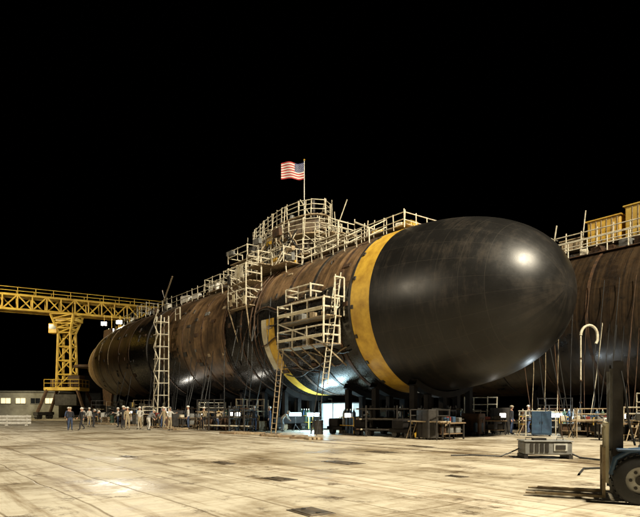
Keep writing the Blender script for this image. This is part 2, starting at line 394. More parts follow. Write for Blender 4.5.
for z in (-1.75,-.2): g.box((3.3,6.26,z),(4.6,.04,.14),'cream')
for i in range(12): g.box((1.2+i*.38,5.5,random.choice([-1.95,-.35])),(.3,.5,random.uniform(.2,.6)),random.choice(['steel','rust','grey','steel','plank']),rz=random.uniform(-.5,.5))
g.rail([(.5,5.0,-.6),(.5,5.7,-.6)],2.2,.8,.05)
g.obj('lower_side_staging',sub)
g=G()
ladder(g,(.8,6.2,ZG+3),(.8,5.2,1.9),.5,'rail',.035)
ladder(g,(5.4,6.7,ZG),(5.4,6.1,-2.2),.5,'plank',.035)
for s in (24.2,25.2):
    for n_ in (5.7,6.8): g.tube((s,n_,ZG),(s,n_-.4 if n_>6 else n_,2.4),.055,'rail')
for i in range(9):
    z=ZG+1.1*i+.6
    g.tube((24.2,6.7,z),(25.2,6.7,z),.045,'rail'); g.tube((24.2,5.7,z),(24.2,6.7,z),.04,'rail')
    g.box((24.7,6.2,z),(.9,.9,.05),'rail')
    a,b=(24.2,25.2) if i%2 else (25.2,24.2); g.tube((a,6.7,z),(b,6.7,z+1.1),.05,'rail')
g.rail([(24.2,4.6,2.2),(25.2,4.6,2.2)],1.1,1,.05)
g.obj('access_ladders',sub)
g=G()
def hang(p,q,sag,r=.03,k='hose',n=14):
    p=Vector(p);q=Vector(q); g.path([p.lerp(q,i/n)+Vector((0,0,-sag*4*(i/n)*(1-i/n))) for i in range(n+1)],r,k)
for i in range(16):
    s=random.uniform(.5,16); hang(hp(s,random.uniform(20,50),.08),(s+random.uniform(-1.5,1.5),random.uniform(5.1,6.0),random.uniform(-3,-1)),random.uniform(-.4,.3),.03,random.choice(['hose','hose','rust','steel']))
for i in range(26):
    s=random.uniform(0,44); hang((s,5.05,random.uniform(-3,-1)),(s+random.uniform(-1,1),random.uniform(5.2,6.5),ZG+.05),random.uniform(.1,.8),.03,'hose')
g.obj('service_hoses',sub)
g=G()
for z0,z1 in ((1.0,5.6),(-1.0,-5.6)):
    vs=[(57,.22,z0),(62.5,.22,z0),(61.5,.15,z1),(58.3,.15,z1)]; vs+=[(a,-b,z) for a,b,z in vs]
    g.add(vs,[(0,1,2,3),(4,7,6,5),(0,4,5,1),(1,5,6,2),(2,6,7,3),(3,7,4,0)],'rust')
for y0,y1 in ((1.5,4.6),(-1.5,-4.6)):
    vs=[(57,y0,.22),(62,y0,.22),(61,y1,.15),(58.3,y1,.15)]; vs+=[(a,b,-z) for a,b,z in vs]
    g.add(vs,[(0,1,2,3),(4,7,6,5),(0,4,5,1),(1,5,6,2),(2,6,7,3),(3,7,4,0)],'rust')
g.obj('stern_planes',sub)

# flag
FB=ZT-.1; ff=empty('american_flag',O+U*11.2+Vector((0,0,FB)),0)
g=G(); g.tube((0,0,0),(0,0,5.1),.04,'white',8,.03); g.ell((0,0,5.15),(.07,.07,.07),'yellow'); g.obj('flagpole',ff)
RED=mat('flag_red',(.45,.04,.04),(.36,.03,.03),.8,bump=0); WHT=mat('flag_white',(.7,.68,.63),(.6,.58,.53),.8,bump=0); BLU=mat('flag_blue',(.02,.03,.14),(.015,.025,.1),.8,bump=0)
FW,FH=1.95,1.3
def fp(u,v,off=0):
    y=.14*math.sin(u*8+v*.8)*min(1,u*3); z=4.95-v*FH+.1*u-.06*math.sin(u*6)
    dy=.14*8*math.cos(u*8+v*.8)/FW; nn=Vector((dy,1,0)).normalized()
    return Vector((-.03-u*FW*.93,y+.25*u,z))+nn*off
g=G(); nu=30
for r_ in range(13):
    for i in range(nu):
        k=BLU if (r_<7 and i<12) else (RED if r_%2==0 else WHT)
        a,b=i/nu,(i+1)/nu; v0,v1=r_/13,(r_+1)/13
        g.add([fp(a,v0),fp(b,v0),fp(b,v1),fp(a,v1)],[(0,1,2,3)],k,True)
for r_ in range(9):
    nn=6 if r_%2==0 else 5
    for i in range(nn):
        u=(.4/12)*(1+2*i+(0 if nn==6 else 1)); v=(7/13)*(r_+1)/10
        for off in (-.006,.006):
            pts=[]
            for t in range(10):
                rr=.036 if t%2==0 else .015; an=math.pi/2+t*math.pi/5
                pts.append(fp(u+rr*math.cos(an)/FW,v-rr*math.sin(an)/FH,off))
            g.add(pts,[tuple(range(10))],WHT)
g.obj('flag_cloth',ff)

# cradles
def cradle(s,ofs=0,amax=30):
    e=empty('hull_cradle',W(s,ofs),ANG); g=G(); zc=O.z; rh=rad(s) if ofs==0 else RH
    nn=12; pts=[-amax+i*2*amax/(nn-1) for i in range(nn)]
    w,r0,r1=.3,rh+.05,rh+.4; vs=[]
    for a in pts:
        for r in (r0,r1):
            for dx in (-w,w): vs.append((dx,r*math.sin(R(a)),zc-r*math.cos(R(a))))
    fs=[]
    for i in range(len(pts)-1):
        o=4*i; fs+=[(o,o+1,o+5,o+4),(o+2,o+6,o+7,o+3),(o,o+4,o+6,o+2),(o+1,o+3,o+7,o+5)]
    g.add(vs,fs,'black')
    g.box((0,0,.75),(.9,7.6,.5),'black',bev=.04)
    for y in (-2.5,-1.3,0,1.3,2.5):
        zt=zc-math.sqrt(max(.1,(rh+.4)**2-y*y)); g.box((0,y,(1+zt)/2),(.35,.3,zt-1+.05),'black')
        g.box((0,y*1.0,1.05),(.7,.7,.1),'black')
    for y in (-3.4,-1.3,1.3,3.4):
        g.box((0,y,.4),(1.5,.6,.22),'black',bev=.03)
        for dx in (-.5,.5): g.tube((dx,y-.14,.2),(dx,y+.14,.2),.2,'steel',12)
    g.obj('cradle_frame',e)
for s in (-2.6,.5,3.0,10.2,13,16.5,20,23.5,27,30.5,34,37.5,41,44.5,48): cradle(s)
O2=-13.4
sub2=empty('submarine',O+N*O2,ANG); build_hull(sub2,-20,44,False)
for s in (-14,-8,-2,6,14,22): cradle(s,O2)
g=G()
for n_ in (-.6,0,.6,1.2): g.box((-5,n_,5.12),(28,.5,.06),'plank')
g.rail([(8,1.7,4.9),(-19,1.7,4.9)],1.2,1.1,.045,mids=(.3,.6),jit=.05); g.rail([(8,-1.7,4.9),(-19,-1.7,4.9)],1.2,1.4,.04)
g.rail([(8,3.2,4.1),(-19,3.2,4.1)],1.0,1.3,.04,mids=(.5,)); g.box((-5.5,2.5,4.12),(27,1.3,.06),'rust')
for s,n_,w,d,h,k in ((-6.2,.3,2.2,1.6,1.7,'yellow'),(-8.8,.2,2.4,1.8,2.1,'crane'),(-3.9,.4,1.5,1.2,.8,'plank'),(-1.6,.2,.9,1,1.4,'grey'),(.3,.2,1.6,1,1.0,'rust'),(2.2,.2,.8,.8,1.5,'grey'),(3.6,.2,1.2,.8,.8,'plank')):
    g.box((s,n_,5.15+h/2),(w,d,h),k,bev=.06)
    for i in range(int(w/.35)): g.tube((s-w/2+.17+i*.35,n_+d/2+.03,5.2),(s-w/2+.17+i*.35,n_+d/2+.03,5.1+h),.025,'plank')
    g.box((s,n_,5.18+h),(w+.2,d+.2,.08),k)
for i in range(14):
    h=random.uniform(.2,.7); g.box((-2-i*.9,2.5,4.15+h/2),(random.uniform(.3,.8),.5,h),random.choice(['steel','rust','grey','plank','rail']),rz=random.uniform(-.4,.4))
g.tube((-2.2,.6,5.1),(-2.6,.6,7.4),.05,'rail'); g.tube((1.4,.5,5.1),(1.0,.5,7.0),.06,'rail'); g.tube((-4.9,1.5,5),(-5.2,1.5,7.6),.04,'rail')
for i in range(9):
    s=-3.6-i*.9; g.path([(s,4.9+.15*random.random(),1.8-.0),(s+.1,5.2,-.5),(s+.05*i,5.3,-3.5),(s,5.6,ZG+.3)],.02,random.choice(['plank','hose','rust','hose']))
g.obj('deck_staging',sub2)

def crane():
    e=empty('gantry_crane',(-38.4,85,0),0); g=G(); k='crane'
    a=Vector((-24,-14,17)); b=Vector((12,8.2,17)); d=(b-a).normalized(); rz=math.atan2(d.y,d.x)
    g.lattice(a,b,2.4,2.1,k,22,.13)
    g.box(((a+b)/2+Vector((0,0,-1.25))),((b-a).length,.35,.35),k,rz=rz)
    sd=Vector((-d.y,d.x,0))
    for sg in (-1,1): g.rail([a+sd*1.4*sg+Vector((0,0,1.1)),b+sd*1.4*sg+Vector((0,0,1.1))],1.0,2.4,.05,k)
    g.obj('boom_truss',e); g=G()
    def leg(z0,w0,z1,w1):
        for x,y in ((-1,-1),(1,-1),(1,1),(-1,1)): g.tube((x*w0,y*w0,z0),(x*w1,y*w1,z1),.2,k)
        n=4
        for i in range(n):
            t0,t1=i/n,(i+1)/n; wa=w0+(w1-w0)*t0; wb=w0+(w1-w0)*t1; za=z0+(z1-z0)*t0; zb=z0+(z1-z0)*t1
            q=[(-1,-1),(1,-1),(1,1),(-1,1)]
            for j in range(4):
                p0,p1=q[j],q[(j+1)%4]
                g.tube((p0[0]*wa,p0[1]*wa,za),(p1[0]*wb,p1[1]*wb,zb),.1,k); g.tube((p0[0]*wb,p0[1]*wb,zb),(p1[0]*wb,p1[1]*wb,zb),.1,k)
    leg(4.6,1.1,13,.9); leg(13,.9,15.7,1.7)
    g.box((0,0,4.5),(5.4,3.6,.5),k,bev=.05); g.box((.2,0,14.9),(3.4,2.6,.5),k,bev=.05)
    for x in (-2.8,2.8):
        for y in (-2,2): g.tube((x*.8,y*.8,4.4),(x*1.25,y,1.0),.25,'rust'); 
        g.box((x*1.25,0,.8),(.7,5.2,.5),'steel',bev=.05)
        for y in (-2.2,-1.2,1.2,2.2): g.tube((x*1.25-.2,y,.35),(x*1.25+.2,y,.35),.35,'steel',14)
    g.box((1.6,-.4,5.7),(1.8,2.0,1.7),'rust',bev=.08); g.box((-1.4,.2,5.4),(1.8,1.6,1.2),'rust',bev=.08); g.box((.2,.4,2.9),(3.4,2.6,1.8),'steel',bev=.1)
    g.rail([(-2.6,-1.8,4.8),(2.6,-1.8,4.8),(2.6,1.8,4.8)],1.1,1.2,.05,k)
    g.box((-1.6,-.6,13.6),(1.3,1.4,1.5),'yellow',bev=.08); g.box((-1.6,-1.32,13.8),(1.0,.04,.7),'glass')
    g.obj('tower',e); g=G()
    for x in (9.2,):
        for y in (4.8,8.2): g.tube((x,y,15.9),(x+(y-6.5)*.3,y+(y-6.5)*.6,.3),.22,k)
        for z in (4,8,12): g.tube((x,4.6,z),(x,8.4,z),.12,k)
    g.box((7.5,3.7,13.7),(2.4,1.8,1.9),k,rz=rz,bev=.08); g.tube((6,3.6,15.8),(6,3.6,9),.04,'steel'); g.tube((6.8,4,15.8),(6.8,4,9),.04,'steel'); g.box((6.4,3.8,8.8),(1,.5,.8),'steel',bev=.05)
    g.obj('far_leg_and_hoist',e); g=G()
    for x,y,z in ((7.2,2.2,15.0),(5.2,1.2,14.6),(8.6,2.6,13.8),(6.2,1.6,13.6),(7.4,2.0,13.2),(9.2,2.8,14.9)):
        g.box((x,y,z),(.9,.4,.6),'steel'); g.box((x,y-.22,z),(.8,.05,.5),'lamp'); g.tube((x,y,z),(x,y,16),.05,k)
    g.obj('floodlight_heads',e)
crane()

e=empty('white_workshop_building',(-57,100,0),R(8)); g=G()
g.box((0,0,2.2),(22,8,4.4),'bldg'); g.box((0,0,4.5),(22.6,8.6,.25),'grey')
for i in range(9):
    if i!=4: g.box((-9.6+i*2.4,-4.04,2.9),(1.5,.06,.9),'win' if i in(1,2,5,6,8) else 'glass'); g.box((-9.6+i*2.4,-4.08,2.9),(.07,.05,.95),'grey'); g.box((-9.6+i*2.4,-4.08,2.4),(1.7,.12,.1),'grey')
g.box((0,-4.05,1.1),(1.3,.08,2.2),'green'); g.obj('walls_and_windows',e)
e=empty('shipyard_shed',(-30,150,0),R(-6)); g=G()
g.box((0,0,5),(60,20,10),'steel'); 
g.add([(-30,-10.3,10),(30,-10.3,10),(30,0,13),(-30,0,13),(-30,10.3,10),(30,10.3,10)],[(0,1,2,3),(3,2,5,4),(0,3,4),(1,5,2)],'steel')
for i in range(10): g.box((-27+i*6,-10.05,3),(4,.1,5),'grey')
g.obj('shed_body',e)
e=empty('white_barrier',(-29.6,53,0),R(5)); g=G()
for i in range(4):
    x=-3.6+i*1.8; g.box((x,0,.5),(.1,.1,1.0),'white'); g.box((x,0,.05),(.12,.7,.1),'white'); g.tube((x,.3,.08),(x,0,.8),.03,'white')
for z in (.25,.55,.85): g.box((-.9,-.07,z),(6.2,.04,.22),'white')
g.obj('boards',e)

# clutter
def cabinet(p,rz,k,w=.9,h=1.4,d=.6):
    e=empty('tool_cabinet',p,rz); g=G(); g.box((0,0,.08+h/2),(w,d,h),k,bev=.03)
    g.box((-w*.24,-d/2-.01,h/2+.08),(w*.44,.02,h*.86),k); g.box((w*.24,-d/2-.01,h/2+.08),(w*.44,.02,h*.86),k)
    for x in (-.06,.06): g.box((x,-d/2-.035,h/2+.1),(.02,.03,.14),'steel')
    for x in (-1,1):
        for y in (-1,1): g.tube((x*w*.4,y*d*.35,0),(x*w*.4,y*d*.35,.1),.05,'rubber',8)
    g.obj('cabinet_body',e)
def bottles(p,rz):
    e=empty('gas_cylinder_rack',p,rz); g=G()
    for i in range(4):
        k=random.choice(['green','rust','grey','blue']); x=-.45+i*.3; g.tube((x,0,.1),(x,0,1.35),.12,k,12); g.tube((x,0,1.35),(x,0,1.5),.12,k,12,.04); g.tube((x,0,1.5),(x,0,1.6),.035,'rail',8)
    g.box((0,0,.06),(1.4,.5,.08),'steel'); g.rail([(-.68,-.2,.08),(.68,-.2,.08)],1.0,1.4,.025,'yellow'); g.rail([(-.68,.2,.08),(.68,.2,.08)],1.0,1.4,.025,'yellow'); g.obj('cylinders',e)
def table(p,rz,k='wood'):
    e=empty('work_table',p,rz); g=G(); g.box((0,0,.86),(1.9,.8,.07),k); g.box((0,0,.3),(1.7,.6,.04),k)
    for x in (-.85,.85):
        for y in (-.33,.33): g.box((x,y,.42),(.07,.07,.84),'steel')
    for i in range(7): g.box((random.uniform(-.8,.8),random.uniform(-.2,.2),.9+.12),(random.uniform(.15,.4),.25,random.uniform(.12,.4)),random.choice(['grey','white','red','blue','rail','steel']),bev=.02)
    for i in range(3): g.box((-.6+i*.6,0,.5),(.4,.4,.35),random.choice(['steel','grey','rust']),bev=.02)
    g.obj('table_and_tools',e)
def drum(p,k):
    e=empty('steel_drum',p,random.random()*6); g=G(); g.tube((0,0,0),(0,0,.88),.29,k,18)
    for z in (.02,.3,.58,.86): g.tube((0,0,z-.015),(0,0,z+.015),.305,k,18)
    g.tube((.15,0,.88),(.15,0,.91),.04,'steel',8); g.obj('drum_body',e)
def crate(p,rz,k='wood',w=1.1,h=.6,d=.8):
    e=empty('wooden_crate',p,rz); g=G(); g.box((0,0,h/2+.1),(w,d,h),k)
    for sx in (-1,1):
        g.box((sx*(w/2-.06),-d/2-.02,h/2+.1),(.1,.04,h),'plank'); 
    for z in (.15,h+.05): g.box((0,-d/2-.022,z),(w-.22,.04,.1),'plank')
    g.tube((-w/2+.1,-d/2-.03,.2),(w/2-.1,-d/2-.03,h),.03,'plank')
    for x in (-w*.35,w*.35): g.box((x,0,.05),(.1,d,.1),'plank')
    g.obj('crate_body',e)
def reel(p,rz):
    e=empty('cable_reel',p,rz); g=G()
    for x in (-.3,.3): g.tube((x-.03,0,.45),(x+.03,0,.45),.45,'rust',24)
    g.tube((-.28,0,.45),(.28,0,.45),.3,'hose',20); g.box((0,.4,.04),(.8,.1,.08),'wood'); g.box((0,-.4,.04),(.8,.1,.08),'wood'); g.obj('reel_body',e)
def trestle(p,rz):
    e=empty('work_trestle',p,rz); g=G(); L=random.uniform(1.8,3)
    g.box((0,0,.9),(L,.18,.12),random.choice(['plank','steel']))
    for x in (-L/2+.2,L/2-.2):
        for sg in (-1,1): g.box((x,sg*.22,.43),(.09,.06,.92),random.choice(['rail','plank','yellow']),rx=R(-sg*22))
    g.obj('trestle_frame',e)
def welder(p,rz):
    e=empty('welding_machine',p,rz); g=G(); k=random.choice(['blue','grey','lgrey','red']); g.box((0,0,.5),(.9,.55,.65),k,bev=.06); g.box((-.46,0,.55),(.02,.4,.4),'steel')
    for x in (-.3,.3):
        for y in (-.28,.28): g.tube((x,y-.04,.13),(x,y+.04,.13),.13,'rubber',14)
    g.path([(.4,-.2,.8),(.5,-.2,1.05),(.5,.2,1.05),(.4,.2,.8)],.02,'steel'); g.path([(.2+.25*math.cos(t),-.45+.2*math.sin(t),.05+.004*i) for i,t in enumerate([j*.5 for j in range(40)])],.02,'hose'); g.obj('welder_body',e)
def rack(p,rz):
    e=empty('pipe_storage_rack',p,rz); g=G()
    for x in (-1,1):
        for y in (-.35,.35): g.box((x,y,.9),(.07,.07,1.8),'steel')
        for z in (.3,.9,1.5): g.box((x,0,z),(.06,.72,.07),'steel')
    for i in range(20):
        z=.38+.6*(i%3)+.02; y=random.uniform(-.28,.28); g.tube((-1.4+random.uniform(-.3,.3),y,z),(1.4+random.uniform(-.3,.3),y,z),.045,random.choice(['rust','steel','grey','rail']))
    g.obj('rack_and_pipes',e)
def stepframe(p,rz):
    e=empty('work_platform_frame',p,rz); g=G(); h=random.uniform(1.6,2.8); staging(g,-.9,.9,-.5,.5,[h*.55],h*.35,legs=0,k=random.choice(['rail','plank','steel']),r=.03); ladder(g,(-1.3,-.2,0),(-.9,-.2,h*.55),.4,'plank',.025,Vector((0,1,0))); g.obj('platform_frame',e)
def worklight(p,rz,k='lamp'):
    e=empty('work_light_stand',p,rz); g=G()
    for t in (0,2.1,4.2): g.tube((.35*math.cos(t),.35*math.sin(t),0),(0,0,.5),.02,'steel')
    w_=.9 if k=='lampb' else .4
    g.tube((0,0,.4),(0,0,1.0),.025,'steel'); g.box((0,.04,1.2),(w_,.08,.3),'steel'); g.box((0,-.02,1.2),(w_-.06,.03,.24),k); g.obj('stand_and_lamp',e)
def place(p,rz):
    c_=random.random()
    if c_<.14: cabinet(p,rz,random.choice(['grey','lgrey','steel','blue','green','rust','steel']),random.uniform(.8,1.5),random.uniform(.9,1.7))
    elif c_<.26: bottles(p,rz)
    elif c_<.38: table(p,rz)
    elif c_<.45: drum(p,random.choice(['blue','rust','steel','green']))
    elif c_<.50: crate(p,rz)
    elif c_<.56: reel(p,rz)
    elif c_<.62: trestle(p,rz)
    elif c_<.78: rack(p,rz)
    elif c_<.92: stepframe(p,rz)
    else: welder(p,rz)
for i in range(150):
    s=-5+i*.36+random.uniform(-.3,.3)
    if 4.4<s<9.2 : continue
    n_=random.choice([4.2,4.6,5.4,6.2,6.9,3,1,-3])+random.uniform(-.3,.3)
    if s<4.4: n_=random.choice([0,-1,2.5,3.4,4.4,-2,-5,-7])
    place(W(s,n_),ANG+math.pi+random.choice([0,0,1.57,.3,-.4]))
for i in range(40): place(W(random.uniform(-16,-3),random.uniform(-9,-3)),random.uniform(-.5,.5))
for i in range(8): cabinet(W(5+i*.9,-2.5-random.random()),ANG+math.pi,random.choice(['lgrey','grey','white']),1.0,random.uniform(.9,1.7))
worklight(W(6.6,2.6),-.2,'lampb'); worklight(W(8.2,3.0),.2,'lampb'); worklight(W(-6,-6.6),.2,'lampb')
for s,n_ in ((-1.2,-1.5),(1.8,3.6),(13.5,5.2),(19,4.8),(27,6),(36,5),(-10,-6.5),(22.5,6.4),(-4,-4),(11.5,5.8)): worklight(W(s,n_),random.uniform(-.4,.4),'lampw')  # extra glowing stands added as bright specks among the clutter
e=empty('added_white_sheet',W(7.4,-.6),ANG); g=G(); L_=5.0; vs=[];nn=40  # white sheet added behind the blue lamps to catch their glow
for i in range(nn+1):
    x=-L_/2+L_*i/nn
    for z in (.1,1.0,2.0): vs.append((x,.09*math.sin(i*.9)+.05*math.sin(i*2.3),z))
g.add(vs,[(3*i+j,3*i+3+j,3*i+4+j,3*i+1+j) for i in range(nn) for j in range(2)],'canvas',True)
for x in (-2.5,-.8,.8,2.5): g.tube((x,.15,0),(x,.15,2.1),.03,'steel')
g.tube((-2.5,.15,2.05),(2.5,.15,2.05),.03,'steel'); g.obj('curtain_and_frame',e)

for (x,y,h,dr) in ((15.6,33.5,6.6,1),):
    e=empty('gooseneck_hose_stand',(x,y,0),0); g=G()
    pts=[(0,0,0),(0,0,h*.5),(0,0,h-.6)]+[(dr*(.5-.5*math.cos(t)),0,h-.6+.6*math.sin(t)) for t in [math.pi*i/10 for i in range(1,11)]]+[(dr*1.0,0,h-.9),(dr*.9,0,h-1.1)]
    g.path(pts[:2],.04,'steel',10); g.path(pts[1:3],.045,'rail',10); g.path(pts[2:],.08,'rail',10); g.box((0,0,.04),(.9,.9,.08),'steel'); g.tube((.35,0,.05),(0,0,1.2),.04,'steel'); g.tube((-.35,0,.05),(0,0,1.2),.04,'steel')
    g.path([(.9,0,h-1.1),(.75,0,h-2.5),(.9,.1,h-4.5),(.6,.2,.1)],.03,'hose')
    for z in (h*.3,h*.5,h*.7): g.tube((0,0,z-.04),(0,0,z+.04),.08,'rust',10)
    g.obj('stand_pipe',e)
e=empty('mooring_cables',(0,0,0)); g=G()
for s,n_,dx in ((-8.6,-1.6,0),(-8.2,-2.3,.6),(-7.2,-3.2,-.4),(-6.4,-3.6,.3),(-5,-4.2,.2)):
    p=W(s,n_,7.0); q=W(s-.5+dx,n_-1.2,.05)
    g.path([p.lerp(q,i/12)+Vector((0,0,-1.0*4*(i/12)*(1-i/12)*.5)) for i in range(13)],.025,random.choice(['hose','hose','rust']))
for i in range(10):
    p=W(-8-i*.4,-8.6,8-.3*i); q=W(-7.5-i*.5,-7.4,.05); g.path([p.lerp(q,j/10)+Vector((0,0,-.9*4*(j/10)*(1-j/10))) for j in range(11)],.022,random.choice(['hose','rail','rust','hose']))
g.obj('cable_runs',e)

e=empty('steel_equipment_box',(7.45,18.6,0),R(-6)); g=G()
g.box((0,0,.34),(1.5,.9,.42),'grey',bev=.03); g.box((0,0,.57),(1.56,.96,.04),'grey',bev=.015)
for x in (-.7,.7): g.box((x,0,.065),(.12,.95,.13),'steel')
for i in range(4): g.box((-.52+i*.16,-.46,.36),(.1,.02,.28),'steel')
g.box((.38,-.462,.38),(.42,.02,.24),'lgrey'); g.box((.38,-.48,.38),(.3,.02,.14),'steel'); g.box((-.2,-.1,.62),(.4,.3,.08),'steel')
for x in (-.5,.5): g.path([(x-.1,0,.59),(x-.1,0,.67),(x+.1,0,.67),(x+.1,0,.59)],.015,'steel')
g.path([(-.7,.3,.3),(-1.1,.35,.1),(-1.4,.1,.03),(-2.2,.5,.03),(-3,.3,.03)],.025,'hose')
g.path([(.7,-.3,.2),(1.0,-.4,.05),(1.4,-.9,.03),(2.0,-1.1,.03),(2.4,-2,.03),(1.6,-3,.03),(0,-3.6,.03),(-.6,-5,.03)],.03,'hose')
g.obj('box_body',e)

def wheel(g,c,r,w,k='rubber'):
    x,y,z=c; seg=28
    prof=[(-w/2,r*.55),(-w/2,r*.9),(-w/2*.8,r),(w/2*.8,r),(w/2,r*.9),(w/2,r*.55)]
    vs=[]
    for j in range(seg):
        t=2*math.pi*j/seg
        for a,b in prof: vs.append((x+b*math.cos(t),y+a,z+b*math.sin(t)))
    n=len(prof); g.add(vs,[(j*n+i,j*n+i+1,((j+1)%seg)*n+i+1,((j+1)%seg)*n+i) for j in range(seg) for i in range(n-1)],k,True)
    for j in range(seg):
        t=2*math.pi*(j+.5)/seg
        for sd in (-1,1): g.box((x+r*math.cos(t),y+sd*w*.2,z+r*math.sin(t)),(.04,w*.36,.05),k,ry=-t)
    g.tube((x,y-w*.3,z),(x,y+w*.3,z),r*.56,'lgrey',22); g.tube((x,y-w*.42,z),(x,y-w*.2,z),r*.2,'steel',14)
    for j in range(6):
        t=j*math.pi/3; g.tube((x+r*.36*math.cos(t),y-w*.34,z+r*.36*math.sin(t)),(x+r*.36*math.cos(t),y-w*.3,z+r*.36*math.sin(t)),.03,'steel',6)
e=empty('forklift',(5.42,9.85,0),R(-24)); g=G()
wheel(g,(.16,-.25,.42),.42,.28); wheel(g,(.16,1.25,.42),.42,.28); wheel(g,(2.1,-.15,.36),.36,.25); wheel(g,(2.1,1.15,.36),.36,.25); g.obj('wheels',e)
g=G()
g.box((1.35,.5,.72),(2.2,1.1,.6),'blue',bev=.08); g.box((2.5,.5,.85),(.55,1.2,.95),'steel',bev=.12); g.box((1.9,.5,1.12),(.9,.95,.25),'blue',bev=.08)
g.box((.75,.5,1.2),(.12,.8,.5),'grey',ry=R(-15),bev=.03); g.box((1.35,.5,1.15),(.5,.5,.12),'rubber',bev=.04); g.box((1.6,.5,1.4),(.12,.5,.5),'rubber',bev=.04)
g.tube((.8,.5,1.4),(1.0,.5,1.6),.03,'steel'); g.path([(1.0+.06*math.cos(t),.5+.18*math.sin(t),1.6+.1*math.cos(t)) for t in [i*.4 for i in range(17)]],.02,'rubber')
for x,y in ((.6,0),(.6,1.0),(1.95,0),(1.95,1.0)): g.tube((x,y,.95),(x+(.15 if x<1 else -.05),y,2.25),.04,'steel')
for i in range(7): g.box((.75+i*.19,.5,2.26),(.05,1.1,.04),'steel')
for y in (-.03,1.03): g.box((1.3,y,2.28),(1.4,.06,.06),'steel')
g.path([(-.28,-.3,.5),(-.22,-.3,.78),(0,-.3,.92),(.3,-.3,.95),(.6,-.3,.9)],.05,'blue')
g.box((.15,-.25,.93),(.7,.3,.04),'blue',bev=.01); g.tube((.2,-.05,1.0),(.2,-.05,1.5),.03,'steel'); g.box((.16,-.08,1.5),(.12,.12,.14),'grey',bev=.02)
for y in (-.1,-.02): g.path([(.1,y,1.0),(.0,y-.08,1.4),(-.05,y-.05,1.9),(-.12,y,2.3)],.015,'hose')
g.obj('chassis_and_guard',e); g=G()
for y in (-.02,1.02):
    g.box((-.16,y,1.3),(.16,.1,2.35),'steel'); g.box((-.245,y+(.08 if y<.5 else -.08),1.25),(.08,.07,2.2),'grey')
for z in (.35,1.2,2.0,2.44): g.box((-.16,.5,z),(.1,.95,.1),'steel')
for y in (.35,.65): g.tube((-.16,y,.3),(-.16,y,2.0),.045,'lgrey',10)
for y in (.2,.8): g.path([(-.2,y,2.3),(-.23,y,1.3),(-.26,y,.5)],.018,'steel')
g.box((-.3,.5,.35),(.06,1.1,.1),'grey'); g.box((-.3,.5,.85),(.06,1.1,.1),'grey')
for y in (-.03,.5,1.03): g.box((-.33,y,.85),(.05,.06,1.05),'cream')
g.box((-.33,.5,1.36),(.05,1.1,.06),'cream')
for y in (.05,.8):
    g.box((-.38,y,.5),(.05,.13,.9),'plank'); g.box((-.95,y,.07),(1.15,.13,.045),'plank'); g.box((-1.6,y,.06),(.2,.1,.025),'plank')
g.obj('mast_and_forks',e)

